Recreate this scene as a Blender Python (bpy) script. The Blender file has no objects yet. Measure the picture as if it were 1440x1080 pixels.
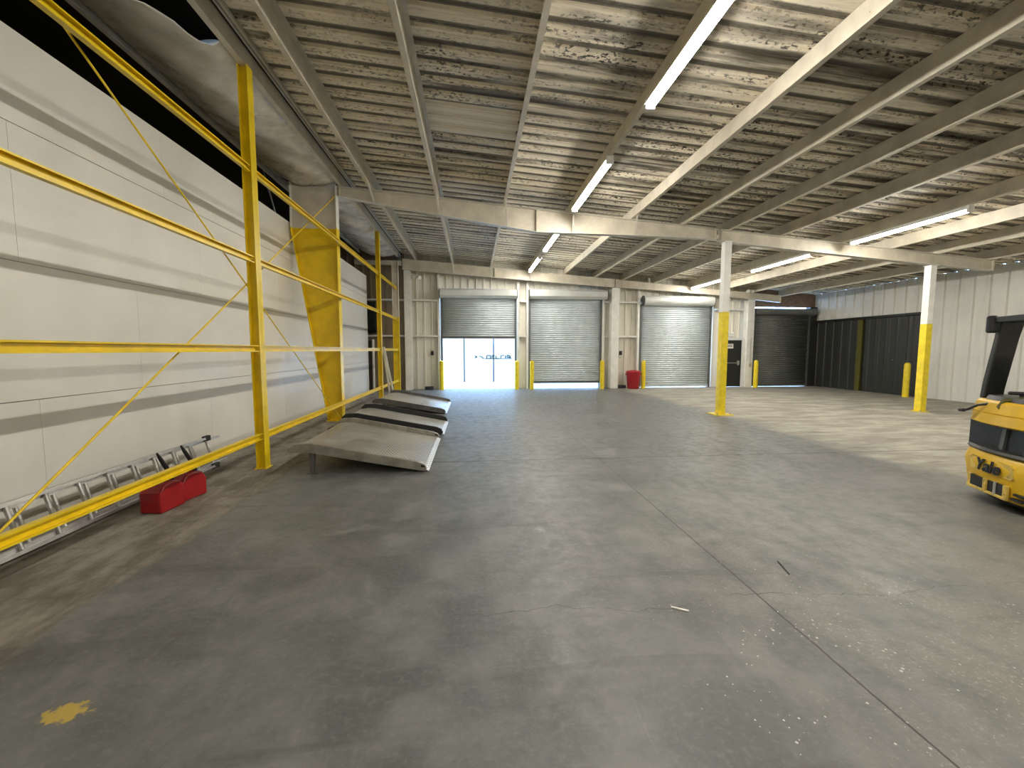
import bpy, math, random
from mathutils import Vector, Matrix
random.seed(7)
SC = bpy.context.scene
COL = SC.collection
PI = math.pi

# ------------------------------------------------------------------ geometry
class MB:
    def __init__(s):
        s.v = []; s.f = []; s.m = []; s.mats = []
    def mi(s, mat):
        if mat not in s.mats: s.mats.append(mat)
        return s.mats.index(mat)
    def add(s, vs, fs, mat):
        b = len(s.v); k = s.mi(mat)
        s.v += [tuple(p) for p in vs]
        s.f += [tuple(b + i for i in q) for q in fs]
        s.m += [k] * len(fs)
        return s
    def box(s, x0, x1, y0, y1, z0, z1, mat):
        vs = [(x, y, z) for z in (z0, z1) for y in (y0, y1) for x in (x0, x1)]
        return s.add(vs, [(0, 2, 3, 1), (4, 5, 7, 6), (0, 1, 5, 4), (1, 3, 7, 5), (3, 2, 6, 7), (2, 0, 4, 6)], mat)
    def prism(s, poly, a0, a1, fn, mat, caps=True):
        n = len(poly)
        vs = [fn(u, w, a0) for u, w in poly] + [fn(u, w, a1) for u, w in poly]
        fs = [(i, (i + 1) % n, n + (i + 1) % n, n + i) for i in range(n)]
        if caps: fs += [tuple(range(n - 1, -1, -1)), tuple(range(n, 2 * n))]
        return s.add(vs, fs, mat)
    def tube(s, pts, r, mat, n=10, caps=True):
        pts = [Vector(p) for p in pts]; rs = r if isinstance(r, (list, tuple)) else [r] * len(pts)
        vs = []; fs = []
        up = None
        for i, p in enumerate(pts):
            t = (pts[min(i + 1, len(pts) - 1)] - pts[max(i - 1, 0)]).normalized()
            if up is None:
                up = Vector((0, 0, 1)) if abs(t.z) < .9 else Vector((1, 0, 0))
            a = (up - t * up.dot(t)).normalized(); b = t.cross(a); up = a
            for k in range(n):
                c = 2 * PI * k / n
                vs.append(p + a * (math.cos(c) * rs[i]) + b * (math.sin(c) * rs[i]))
        for i in range(len(pts) - 1):
            for k in range(n):
                fs.append((i * n + k, i * n + (k + 1) % n, (i + 1) * n + (k + 1) % n, (i + 1) * n + k))
        if caps:
            fs.append(tuple(range(n - 1, -1, -1))); fs.append(tuple((len(pts) - 1) * n + k for k in range(n)))
        return s.add(vs, fs, mat)
    def lathe(s, prof, c, mat, n=24):
        vs = []; fs = []
        for r, z in prof:
            for k in range(n):
                a = 2 * PI * k / n
                vs.append((c[0] + r * math.cos(a), c[1] + r * math.sin(a), c[2] + z))
        m = len(prof)
        for i in range(m - 1):
            for k in range(n):
                fs.append((i * n + k, i * n + (k + 1) % n, (i + 1) * n + (k + 1) % n, (i + 1) * n + k))
        fs.append(tuple(range(n - 1, -1, -1))); fs.append(tuple((m - 1) * n + k for k in range(n)))
        return s.add(vs, fs, mat)
    def bar(s, p, q, w, h, mat, up=(0, 0, 1)):
        p = Vector(p); q = Vector(q); t = (q - p).normalized(); u = Vector(up)
        u = (u - t * u.dot(t)).normalized(); sd = t.cross(u)
        vs = [b + sd * (i * w / 2) + u * (j * h / 2) for b in (p, q) for i, j in ((-1, -1), (1, -1), (1, 1), (-1, 1))]
        return s.add(vs, [(3, 2, 1, 0), (4, 5, 6, 7), (0, 1, 5, 4), (1, 2, 6, 5), (2, 3, 7, 6), (3, 0, 4, 7)], mat)
    def strip(s, A, B, mat):          # quads between two point lists
        n = len(A)
        return s.add(list(A) + list(B), [(i, i + 1, n + i + 1, n + i) for i in range(n - 1)], mat)
    def build(s, name, parent=None, smooth=None, bevel=0, thick=0, loc=None):
        me = bpy.data.meshes.new(name)
        if loc is not None:
            s.v = [(x - loc[0], y - loc[1], z - loc[2]) for x, y, z in s.v]
        me.from_pydata(s.v, [], s.f)
        for m in s.mats: me.materials.append(m)
        me.polygons.foreach_set('material_index', s.m)
        me.update()
        o = bpy.data.objects.new(name, me); COL.objects.link(o)
        if parent: o.parent = parent
        if loc is not None: o.location = loc
        if smooth:
            me.polygons.foreach_set('use_smooth', [True] * len(me.polygons))
            try: me.set_sharp_from_angle(angle=math.radians(smooth))
            except Exception: pass
        if bevel:
            b = o.modifiers.new('b', 'BEVEL'); b.width = bevel; b.segments = 2; b.limit_method = 'ANGLE'; b.angle_limit = math.radians(40)
        if thick:
            t = o.modifiers.new('t', 'SOLIDIFY'); t.thickness = thick; t.offset = 0
        return o

XZ = lambda u, w, a: (u, a, w)      # profile in x,z extruded along y
YZ = lambda u, w, a: (a, u, w)      # profile in y,z extruded along x
XY = lambda u, w, a: (u, w, a)      # profile in x,y extruded along z

def tag(o, label, cat, group=None, kind=None):
    o['label'] = label; o['category'] = cat
    if group: o['group'] = group
    if kind: o['kind'] = kind
    return o
def thing(name, label, cat, loc=(0, 0, 0), rz=0, group=None, kind=None):
    o = bpy.data.objects.new(name, None); COL.objects.link(o)
    o.location = loc; o.rotation_euler = (0, 0, rz); o.empty_display_size = .1
    return tag(o, label, cat, group, kind)
def struct(o, label=None, cat=None):
    o['kind'] = 'structure'
    if label: o['label'] = label
    if cat: o['category'] = cat
    return o

# ------------------------------------------------------------------ materials
class NT:
    def __init__(s, name):
        s.mat = bpy.data.materials.new(name); s.mat.use_nodes = True
        s.t = s.mat.node_tree; s.t.nodes.clear()
        s.out = s.t.nodes.new('ShaderNodeOutputMaterial')
        s.p = s.t.nodes.new('ShaderNodeBsdfPrincipled')
        s.t.links.new(s.p.outputs[0], s.out.inputs[0])
        s._pos = None
    def new(s, k): return s.t.nodes.new('ShaderNode' + k)
    def link(s, a, b): s.t.links.new(a, b)
    def inp(s, sock, v):
        if isinstance(v, (int, float)): sock.default_value = v
        elif isinstance(v, (tuple, list)):
            sock.default_value = tuple(v) + ((1,) if len(v) == 3 and len(sock.default_value) == 4 else ())
        else: s.link(v, sock)
    def pos(s):
        if not s._pos: s._pos = s.new('NewGeometry').outputs['Position']
        return s._pos
    def obj(s): return s.new('TexCoord').outputs['Object']
    def xyz(s, v=None):
        n = s.new('SeparateXYZ'); s.link(v or s.pos(), n.inputs[0]); return n.outputs
    def scale(s, v, k):
        n = s.new('VectorMath'); n.operation = 'MULTIPLY'; s.link(v, n.inputs[0]); n.inputs[1].default_value = k; return n.outputs[0]
    def noise(s, scale, detail=3, rough=.55, vec=None, col=False, dist=0):
        n = s.new('TexNoise'); s.link(vec if vec is not None else s.pos(), n.inputs['Vector'])
        n.inputs['Scale'].default_value = scale; n.inputs['Detail'].default_value = detail; n.inputs['Roughness'].default_value = rough
        n.inputs['Distortion'].default_value = dist
        return n.outputs['Color' if col else 'Fac']
    def voro(s, scale, vec=None, feature='F1', out='Distance', rnd=1):
        n = s.new('TexVoronoi'); n.feature = feature; s.link(vec if vec is not None else s.pos(), n.inputs['Vector'])
        n.inputs['Scale'].default_value = scale; n.inputs['Randomness'].default_value = rnd
        return n.outputs[out]
    def m(s, op, a, b=0., c=None, clamp=False):
        n = s.new('Math'); n.operation = op; n.use_clamp = clamp
        s.inp(n.inputs[0], a); s.inp(n.inputs[1], b)
        if c is not None: s.inp(n.inputs[2], c)
        return n.outputs[0]
    def ramp(s, v, a, b, lo=0., hi=1.):
        n = s.new('MapRange'); n.clamp = True; n.interpolation_type = 'SMOOTHSTEP'
        s.inp(n.inputs[0], v)
        for i, k in enumerate((a, b, lo, hi)): s.inp(n.inputs[1 + i], k)
        return n.outputs[0]
    def mix(s, f, a, b, mode='MIX'):
        n = s.new('MixRGB'); n.blend_type = mode
        s.inp(n.inputs[0], f); s.inp(n.inputs[1], a); s.inp(n.inputs[2], b); return n.outputs[0]
    def bump(s, h, strength=.3, dist=.01):
        n = s.new('Bump'); n.inputs['Strength'].default_value = strength; n.inputs['Distance'].default_value = dist
        s.link(h, n.inputs['Height']); s.link(n.outputs[0], s.p.inputs['Normal'])
    def set(s, **k):
        for a, v in k.items():
            s.inp(s.p.inputs[{'col': 'Base Color', 'rough': 'Roughness', 'metal': 'Metallic', 'spec': 'Specular IOR Level'}.get(a, a)], v)
        return s

def paint(name, c, rough=.5, metal=0., var=.15, scale=6., wear=None, wearcol=(.1, .07, .05), bump=0., local=False):
    n = NT(name); v = n.obj() if local else n.pos()
    f = n.noise(scale, 4, .6, v)
    lo = tuple(x * (1 - var) for x in c); hi = tuple(min(1, x * (1 + var)) for x in c)
    col = n.mix(n.ramp(f, .3, .7), lo, hi)
    if wear:
        w = n.ramp(n.noise(scale * 5, 5, .65, v), wear, wear + .06)
        col = n.mix(w, col, wearcol)
    n.set(col=col, rough=n.ramp(f, .2, .8, rough * .85, min(1, rough * 1.15)), metal=metal)
    if bump: n.bump(n.noise(scale * 12, 3, .6, v), bump, .004)
    return n.mat
def plain(name, c, rough=.5, metal=0.): return paint(name, c, rough, metal, var=.08, scale=9)
def emis(name, c, k):
    n = NT(name); e = n.new('Emission'); e.inputs[0].default_value = c + (1,); e.inputs[1].default_value = k
    n.link(e.outputs[0], n.out.inputs[0]); n.t.nodes.remove(n.p); return n.mat

def floor_mat():
    n = NT('concrete_floor'); P = n.pos(); X, Y, Z = n.xyz()
    big = n.noise(.55, 4, .6); mid = n.noise(2.3, 5, .62, dist=.4); fine = n.noise(26, 4, .7)
    stre = n.noise(1., 4, .6, n.scale(P, (2.6, .5, 1)))
    base = n.mix(n.ramp(big, .3, .7), (.112, .117, .112), (.170, .177, .172))
    base = n.mix(n.ramp(mid, .38, .72), base, (.235, .238, .227))
    base = n.mix(n.ramp(stre, .48, .75, 0, .6), base, (.125, .124, .113))
    base = n.mix(n.ramp(fine, .45, .8, 0, .6), base, (.26, .26, .245))
    # unsealed pale slab to the right, rough brown strip along the yellow frame
    wob = n.m('MULTIPLY', n.m('SUBTRACT', n.noise(.9, 5, .65), .5), 2.2)
    pale = n.ramp(n.m('ADD', X, wob), 5.9, 6.6)
    yl = n.ramp(n.m('ADD', Y, wob), 3.4, 5.2)
    pale = n.m('MULTIPLY', pale, yl)
    palec = n.mix(n.ramp(n.noise(1.7, 5, .65, n.scale(P, (.6, 1.6, 1))), .35, .7), (.30, .28, .235), (.52, .49, .41))
    base = n.mix(pale, base, palec)
    wob2 = n.m('MULTIPLY', n.m('SUBTRACT', n.noise(2.2, 5, .7), .5), .38)
    rough_l = n.ramp(n.m('ADD', X, wob2), -2.40, -2.50)
    rl = n.mix(n.ramp(n.noise(3, 6, .7, n.scale(P, (1.5, .6, 1))), .35, .68), (.165, .143, .113), (.36, .33, .28))
    base = n.mix(rough_l, base, rl)
    # white dust and chips, denser to the right of the camera
    zone = n.m('MULTIPLY', n.ramp(n.m('ADD', X, n.m('MULTIPLY', wob, .5)), .2, 1.6), n.ramp(Y, 4.2, 2.0))
    zone = n.m('MULTIPLY', zone, n.ramp(n.noise(2.6, 4, .65), .42, .60))
    cell = n.voro(40); size = n.voro(40, out='Color'); sx = n.xyz(size)[0]
    chip = n.m('LESS_THAN', cell, n.m('MULTIPLY', n.m('SUBTRACT', sx, n.m('SUBTRACT', .985, n.m('MULTIPLY', zone, .62))), .50))
    base = n.mix(n.m('MULTIPLY', chip, .8), base, (.78, .77, .70))
    dzone = n.m('MULTIPLY', n.m('MULTIPLY', n.ramp(n.m('ADD', X, n.m('MULTIPLY', wob, .8)), .9, 2.6), n.ramp(Y, 5.5, 2.8)), n.ramp(n.noise(1.6, 4, .65, n.scale(P, (1.4, .8, 1))), .36, .62))
    base = n.mix(n.m('MULTIPLY', dzone, .5), base, (.30, .285, .245))
    dust = n.m('MULTIPLY', n.ramp(n.noise(46, 5, .8), .54, .68), n.m('ADD', n.m('MULTIPLY', dzone, .85), .06))
    base = n.mix(n.m('MULTIPLY', dust, .75), base, (.60, .58, .51))
    # tyre scuffs
    sc = n.noise(1.6, 3, .6, n.scale(P, (5, .35, 1)), dist=1.2)
    base = n.mix(n.m('MULTIPLY', n.ramp(sc, .68, .76), .10), base, (.52, .51, .47))
    sc2 = n.noise(1.3, 3, .6, n.scale(P, (.45, 3.2, 1)), dist=.8)
    base = n.mix(n.m('MULTIPLY', n.ramp(sc2, .56, .72), .45), base, (.095, .094, .085))
    # spilt yellow paint
    dx = n.m('DIVIDE', n.m('ADD', X, 1.83), .10); dy = n.m('DIVIDE', n.m('ADD', Y, -1.935), .062)
    rr = n.m('SQRT', n.m('ADD', n.m('MULTIPLY', dx, dx), n.m('MULTIPLY', dy, dy)))
    yv = n.m('ADD', rr, n.m('MULTIPLY', n.m('SUBTRACT', n.noise(22, 5, .7), .5), 2.6))
    base = n.mix(n.m('MULTIPLY', n.ramp(yv, .95, .6), .9), base, (.62, .44, .08))
    # saw joints and wandering cracks
    lw = n.m('MULTIPLY', n.m('SUBTRACT', n.noise(3., 3, .6), .5), .02)
    d1 = n.m('ABSOLUTE', n.m('ADD', n.m('SUBTRACT', X, 1.87), lw))
    d2 = n.m('ABSOLUTE', n.m('ADD', n.m('SUBTRACT', Y, 6.06), lw))
    j1 = n.m('MULTIPLY', n.m('LESS_THAN', d1, .006), n.m('LESS_THAN', Y, 12.8))
    j2 = n.m('MULTIPLY', n.m('MULTIPLY', n.m('LESS_THAN', d2, .018), n.m('GREATER_THAN', X, -.6)), .7)
    cw = n.m('MULTIPLY', n.m('SUBTRACT', n.noise(1.3, 4, .62), .5), .36)
    d3 = n.m('ABSOLUTE', n.m('ADD', n.m('SUBTRACT', Y, 2.47), cw))
    seg = n.m('MULTIPLY', n.m('GREATER_THAN', X, -.05), n.m('LESS_THAN', X, 3.9))
    j3 = n.m('MULTIPLY', n.m('MULTIPLY', n.m('LESS_THAN', d3, .003), seg), n.m('MULTIPLY', n.ramp(n.noise(2.1, 2), .38, .5), .7))
    j = n.m('MAXIMUM', n.m('MAXIMUM', j1, j2), j3)
    base = n.mix(n.m('MULTIPLY', j, .85), base, (.035, .032, .026))
    base = n.mix(1., base, (.80, .80, .80), 'MULTIPLY')
    n.set(col=base)
    gl = n.noise(7., 4, .65)
    ro = n.m('ADD', n.m('ADD', n.ramp(mid, .3, .75, .38, .50), n.ramp(gl, .35, .7, -.04, .14)), n.m('MULTIPLY', n.m('MAXIMUM', pale, rough_l), .25))
    n.set(rough=ro, spec=.34)
    n.bump(n.m('ADD', n.m('MULTIPLY', fine, .5), n.m('ADD', n.m('MULTIPLY', gl, 1.6), n.m('MULTIPLY', j, -2.))), .35, .006)
    return n.mat

def deck_mat():
    n = NT('mildewed_roof_sheet'); P = n.pos(); X, Y, Z = n.xyz()
    sp = n.scale(P, (1., 4., 1.))
    big = n.noise(.38, 3, .6); st = n.noise(.9, 5, .65, n.scale(P, (.35, 4.5, 1)))
    base = n.mix(n.ramp(n.noise(.8, 4, .6), .3, .7), (.86, .775, .61), (.92, .85, .70))
    # soot and mildew: streaks along the sheet, clusters of black dots
    heavy = n.ramp(n.m('ADD', big, n.m('MULTIPLY', n.ramp(X, 2.0, 4.5), .21)), .38, .62)
    smear = n.m('MULTIPLY', n.ramp(st, .44, .66), n.m('ADD', n.m('MULTIPLY', heavy, .85), .12))
    base = n.mix(smear, base, (.10, .085, .06))
    dots = n.ramp(n.noise(24, 4, .65, n.scale(P, (.6, 1, 1))), .52, .58)
    band = n.ramp(n.noise(1.3, 4, .7, n.scale(P, (.5, 5, 1))), .42, .60)
    base = n.mix(n.m('MULTIPLY', n.m('MULTIPLY', dots, band), n.m('ADD', n.m('MULTIPLY', heavy, .6), .4)), base, (.03, .024, .017))
    ph = n.m('ABSOLUTE', n.m('SUBTRACT', n.m('FRACT', n.m('DIVIDE', n.m('ADD', Y, 6.), .305)), .5))   # soot and groove shade painted as a dark line per rib
    soot_shade = n.m('MULTIPLY', n.ramp(ph, .19, .10), n.ramp(n.noise(1.1, 4, .65, n.scale(P, (.6, 2, 1))), .22, .52))
    base = n.mix(n.m('MULTIPLY', soot_shade, .88), base, (.05, .04, .026))
    # one clean bare sheet between two purlins
    cl = n.m('MULTIPLY', n.m('MULTIPLY', n.m('GREATER_THAN', X, -.70), n.m('LESS_THAN', X, .74)), n.m('MULTIPLY', n.m('GREATER_THAN', Y, 6.66), n.m('LESS_THAN', Y, 7.55)))
    base = n.mix(n.m('MULTIPLY', cl, .9), base, (.88, .82, .68))
    n.set(col=base, rough=n.m('SUBTRACT', .64, n.m('MULTIPLY', cl, .08)))
    return n.mat

def wallpanel_mat():
    n = NT('white_painted_board'); P = n.pos(); X, Y, Z = n.xyz()
    f = n.noise(1.1, 4, .6); st = n.noise(1.6, 4, .6, n.scale(P, (1, .35, 2.5)))
    base = n.mix(n.ramp(f, .3, .7), (.67, .65, .585), (.735, .715, .65))
    base = n.mix(n.ramp(st, .58, .8, 0, .35), base, (.62, .60, .54))
    ding = n.voro(2.1); sz = n.xyz(n.voro(2.1, out='Color'))[1]
    spot = n.m('MULTIPLY', n.m('LESS_THAN', n.m('ADD', ding, n.m('MULTIPLY', n.noise(40, 2), .03)), .034), n.m('GREATER_THAN', sz, .45))
    base = n.mix(n.m('MULTIPLY', spot, .75), base, (.18, .16, .13))
    n.set(col=base, rough=n.ramp(f, .3, .7, .3, .45))
    n.bump(n.m('ADD', n.noise(18, 4, .65), n.noise(4, 3)), .18, .006)
    return n.mat

def corr_mat(name, c, dirt=(.30, .26, .2), k=.4):
    n = NT(name); P = n.pos()
    st = n.noise(1.5, 4, .6, n.scale(P, (2.2, 2.2, .3))); f = n.noise(.9, 3)
    base = n.mix(n.ramp(f, .3, .7), tuple(x * .9 for x in c), c)
    base = n.mix(n.ramp(st, .5, .78, 0, k), base, dirt)
    n.set(col=base, rough=.45); return n.mat

def tread_mat(name, c, rough=.38):
    n = NT(name); O = n.obj()
    r = n.new('Mapping'); r.vector_type = 'POINT'; n.link(O, r.inputs[0])
    w = n.m('SINE', n.m('MULTIPLY', n.xyz(O)[0], 2 * PI / .06)); w2 = n.m('SINE', n.m('MULTIPLY', n.xyz(O)[1], 2 * PI / .10))
    h = n.ramp(n.m('MULTIPLY', w, w2), .15, .55)
    f = n.noise(2.5, 4, .6, O)
    lo = n.m('MULTIPLY', n.ramp(n.xyz(O)[0], .75, 1.05), 1.)          # tread plate lies on the lower half of the deck
    base = n.mix(n.ramp(f, .3, .7), tuple(x * .75 for x in c), c)
    base = n.mix(n.m('MULTIPLY', n.ramp(n.noise(1.2, 4, .7, n.scale(O, (1, 3, 1))), .45, .75), .5), base, tuple(x * .5 for x in c))
    base = n.mix(n.m('MULTIPLY', n.m('MULTIPLY', h, n.m('ADD', n.m('MULTIPLY', lo, .8), .12)), .75), base, tuple(min(1, x * 1.9) for x in c))
    n.set(col=base, metal=.6, rough=n.ramp(f, .3, .7, rough * .8, rough * 1.3))
    n.bump(n.m('MULTIPLY', h, n.m('ADD', n.m('MULTIPLY', lo, .85), .15)), .9, .004)
    return n.mat

M = {}
M['floor'] = floor_mat(); M['deck'] = deck_mat(); M['board'] = wallpanel_mat()
M['cream'] = paint('cream_steel_paint', (.60, .55, .445), .5, 0, .12, 3., wear=.70, wearcol=(.2, .16, .11))
M['cream2'] = paint('pale_steel_paint', (.66, .64, .57), .45, 0, .1, 3.)
M['yellow'] = paint('safety_yellow_paint', (.76, .545, .006), .35, 0, .12, 4., wear=.72, wearcol=(.33, .23, .05))
M['byellow'] = paint('bollard_yellow', (.80, .62, .02), .4, 0, .1, 8.)
M['ochre'] = paint('ochre_steel_paint', (.74, .50, .003), .38, 0, .14, 2.5, wear=.72, wearcol=(.33, .2, .03))
M['pwhite'] = paint('white_steel_paint', (.80, .79, .74), .4, 0, .06, 4.)
M['corr'] = corr_mat('beige_wall_sheet', (.80, .765, .66))
M['corrw'] = corr_mat('white_wall_sheet', (.66, .655, .60), (.40, .39, .34), .45)
M['corrb'] = corr_mat('brown_wall_sheet', (.34, .27, .19))
M['shut'] = paint('galvanised_shutter', (.66, .72, .745), .5, .1, .06, 3.)
M['hood'] = paint('galvanised_hood', (.60, .62, .595), .5, .15, .06, 2.)
M['dshut'] = paint('shaded_grey_shutter', (.15, .158, .145), .6, .0, .08, 2.)  # corner shade put into the colour, darker than the other shutters
M['rail'] = paint('dark_guide_rail', (.12, .125, .12), .5, .3, .1, 5.)
M['dark'] = paint('shade_dark_brown', (.040, .032, .020), .9, 0, .3, 1.2)  # near-black brown carries the shade of the unlit roof void
M['black'] = plain('black_plastic', (.012, .012, .012), .45)
M['rubber'] = plain('black_rubber', (.018, .018, .018), .7)
M['blackmetal'] = plain('black_steel_paint', (.016, .017, .015), .38)
M['ddoor'] = corr_mat('dark_door_sheet', (.030, .031, .027), (.018, .018, .015), .5)
M['olive'] = plain('olive_post_paint', (.085, .08, .006), .6)
M['galv'] = plain('galvanised_steel', (.5, .5, .48), .4, .7)
M['alu'] = paint('dull_aluminium', (.46, .45, .43), .36, .8, .15, 8.)
M['red'] = paint('red_fuel_plastic', (.30, .008, .010), .36, 0, .12, 5.)
M['red2'] = paint('red_bin_plastic', (.36, .012, .022), .42, 0, .1, 5.)
M['brick'] = None
M['lamp'] = emis('lit_tube_lens', (1., .95, .86), 44)
M['lampbody'] = plain('white_enamel', (.8, .8, .78), .4)
M['vinyl'] = paint('white_vinyl_facing', (.70, .68, .63), .28, 0, .12, 2.2, bump=.5)
M['flY'] = paint('forklift_yellow', (.74, .46, .018), .33, 0, .08, 5., wear=.71, wearcol=(.16, .11, .05), local=True)
M['flYd'] = paint('scuffed_yellow', (.66, .47, .10), .5, 0, .2, 7., wear=.60, wearcol=(.10, .06, .03), local=True)
M['ground'] = paint('outside_concrete', (.55, .55, .52), .8, 0, .1, 1.)
M['trailer'] = plain('white_trailer_skin', (.62, .62, .62), .4)
M['seam'] = plain('grey_seam', (.012, .012, .012), .6)
M['mark'] = plain('olive_lettering', (.03, .028, .012), .6)
n_ = NT('brown_brick'); bt = n_.new('TexBrick'); sep = n_.xyz(); cb = n_.new('CombineXYZ')
n_.link(sep[0], cb.inputs[0]); n_.link(sep[2], cb.inputs[1]); n_.link(cb.outputs[0], bt.inputs['Vector'])
bt.inputs['Color1'].default_value = (.36, .21, .12, 1); bt.inputs['Color2'].default_value = (.26, .15, .09, 1); bt.inputs['Mortar'].default_value = (.13, .10, .075, 1)
bt.inputs['Scale'].default_value = 4.; n_.link(bt.outputs['Color'], n_.p.inputs['Base Color']); n_.p.inputs['Roughness'].default_value = .85
M['brick'] = n_.mat

# ------------------------------------------------------------------ dimensions
GX = -2.84                                  # room face of the yellow girts
zr = lambda x: 5.02 - .078 * x              # top of rafters = underside of purlins
zp = lambda x: zr(x) + .28                   # underside of roof sheet
RY, BY = 10.0, 17.3                         # rafter lines
WY, RX = 17.75, 15.35                       # end wall, right wall
YN = -10.0                                   # wall behind the camera

# ------------------------------------------------------------------ shell
struct(MB().box(-12, RX + .3, YN - .2, WY + .05, -.15, 0, M['floor']).build('floor'), 'grey concrete warehouse floor with saw joints and pale right slab', 'floor')
struct(MB().box(-30, 34, WY + .05, 40, -.17, -.02, M['ground']).build('ground'), 'bright concrete yard outside the open shutter', 'ground')
mb = MB()                                   # ribbed roof sheet, ribs running down the slope
ys = []
y = YN - .2
while y < WY + .2:
    ys += [(y, 0), (y + .062, 0), (y + .070, .006), (y + .088, .006), (y + .096, 0), (y + .118, 0), (y + .134, .036), (y + .172, .036), (y + .188, 0), (y + .212, 0), (y + .220, .006), (y + .238, .006), (y + .246, 0)]
    y += .305
xs = [-2.855, 0, 3, 6, 9, 12, RX + .02]
for a, b in zip(xs, xs[1:]):
    mb.strip([(a, u, zp(a) + w) for u, w in ys], [(b, u, zp(b) + w) for u, w in ys], M['deck'])
struct(mb.build('ceiling', thick=.003), 'cream ribbed metal roof sheet stained with black mildew', 'ceiling')
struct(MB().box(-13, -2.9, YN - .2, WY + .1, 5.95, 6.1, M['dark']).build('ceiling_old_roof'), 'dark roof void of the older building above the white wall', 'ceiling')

# white boarded wall: staggered painted boards with open seams
mb = MB()
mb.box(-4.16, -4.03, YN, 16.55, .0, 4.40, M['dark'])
rows = [(0, 1.165, 4.25), (1.17, 2.40, 5.48), (2.405, 3.60, 4.18), (3.605, 4.43, 6.05)]
for z0, z1, yo in rows:
    yv = yo - 2.53 * 5
    while yv < 16.6:
        a, b = max(yv, YN), min(yv + 2.53, 16.6)
        if b - a > .05: mb.box(-4.03, -4.0, a + .0016, b - .0016, z0 + .001, z1 - .001, M['board'])
        yv += 2.53
struct(mb.build('wall_left'), 'white painted board wall behind the yellow steel frame', 'wall')
struct(MB().box(-2.864, -2.845, YN, WY, 5.47, 6.0, M['dark']).build('eave_light_stop'))  # added closure that keeps sky light from leaking in at the eave
struct(MB().box(RX + .10, RX + .3, 12.6, WY + .1, -.02, 2.98, M['dark']).build('wall_right_light_stop'))  # unseen box added behind the sliding door to block sky light
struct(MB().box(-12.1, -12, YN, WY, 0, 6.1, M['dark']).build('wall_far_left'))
struct(MB().box(-12, RX + .3, YN - .2, YN, 0, 6.1, M['corr']).build('wall_rear'))

def corr_x(mb, x0, x1, z0, z1, mat, y=WY, pitch=.305, d=.045):
    pr = []
    k = math.floor(x0 / pitch) * pitch
    while k < x1:
        for u, w in ((0, 0), (.08, 0), (.088, .005), (.108, .005), (.116, 0), (.125, 0), (.137, d), (.183, d), (.195, 0), (.205, 0), (.213, .005), (.233, .005), (.241, 0)):
            if x0 <= k + u <= x1: pr.append((k + u, y - w))
        k += pitch
    f0 = z0 if callable(z0) else (lambda x: z0); f1 = z1 if callable(z1) else (lambda x: z1)
    pr = [(x0, y)] + pr + [(x1, y)]
    mb.strip([(a, b, f0(a)) for a, b in pr], [(a, b, f1(a)) for a, b in pr], mat)
DX = [(-1.30, 1.81), (2.36, 5.45), (7.17, 10.34), (12.24, 14.98)]      # shutter openings
mb = MB()
top = lambda x: zp(x) + .02
corr_x(mb, -12, -2.76, 0, 6.0, M['corrb'])
corr_x(mb, -2.76, DX[0][0] + .06, 0, top, M['corr'])
corr_x(mb, DX[0][0], DX[0][1], 3.85, top, M['corr'])
corr_x(mb, DX[0][1] - .06, DX[1][0] + .06, 0, top, M['corr'])
corr_x(mb, DX[1][0], DX[1][1], 3.85, top, M['corr'])
corr_x(mb, DX[1][1] - .06, DX[2][0] + .06, 0, top, M['corr'])
corr_x(mb, DX[2][0], DX[2][1], 3.50, top, M['corr'])
corr_x(mb, DX[2][1] - .06, 10.90, 0, top, M['corr'])
corr_x(mb, 10.90, 11.87, 2.03, top, M['corr'])
corr_x(mb, 11.87, DX[3][0] + .06, 0, top, M['corr'])
struct(mb.build('wall_back', thick=.003), 'beige ribbed sheet wall around the roller shutters', 'wall')
mb = MB()
mb.box(DX[3][0], RX + .3, WY, WY + .12, 3.535, 4.4, M['brick'])
mb.box(DX[3][1] + .02, RX + .3, WY - .15, WY + .12, 0, 3.535, M['ddoor'])
struct(mb.build('wall_back_brick'), 'brown brick strip above the dark grey shutter', 'wall')

mb = MB()                                   # white sheet wall on the right, door hole near the corner
def corr_y(mb, y0, y1, z0, z1, x, mat, pitch=.41, d=.04):
    pr = []; k = math.floor(y0 / pitch) * pitch
    while k < y1:
        for u, w in ((0, 0), (.19, 0), (.215, d), (.275, d), (.30, 0), (.35, .006), (.37, .006)):
            if y0 <= k + u <= y1: pr.append((k + u, x - w))
        k += pitch
    pr = [(y0, x)] + pr + [(y1, x)]
    mb.strip([(b, a, z0) for a, b in pr], [(b, a, z1) for a, b in pr], mat)
RT = zp(RX) + .003
corr_y(mb, YN, 13.02, 0, RT, RX, M['corrw']); corr_y(mb, 13.02, WY, 2.86, RT, RX, M['corrw'])
struct(mb.build('wall_right', thick=.003), 'white ribbed sheet wall behind the forklift', 'wall')

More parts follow.
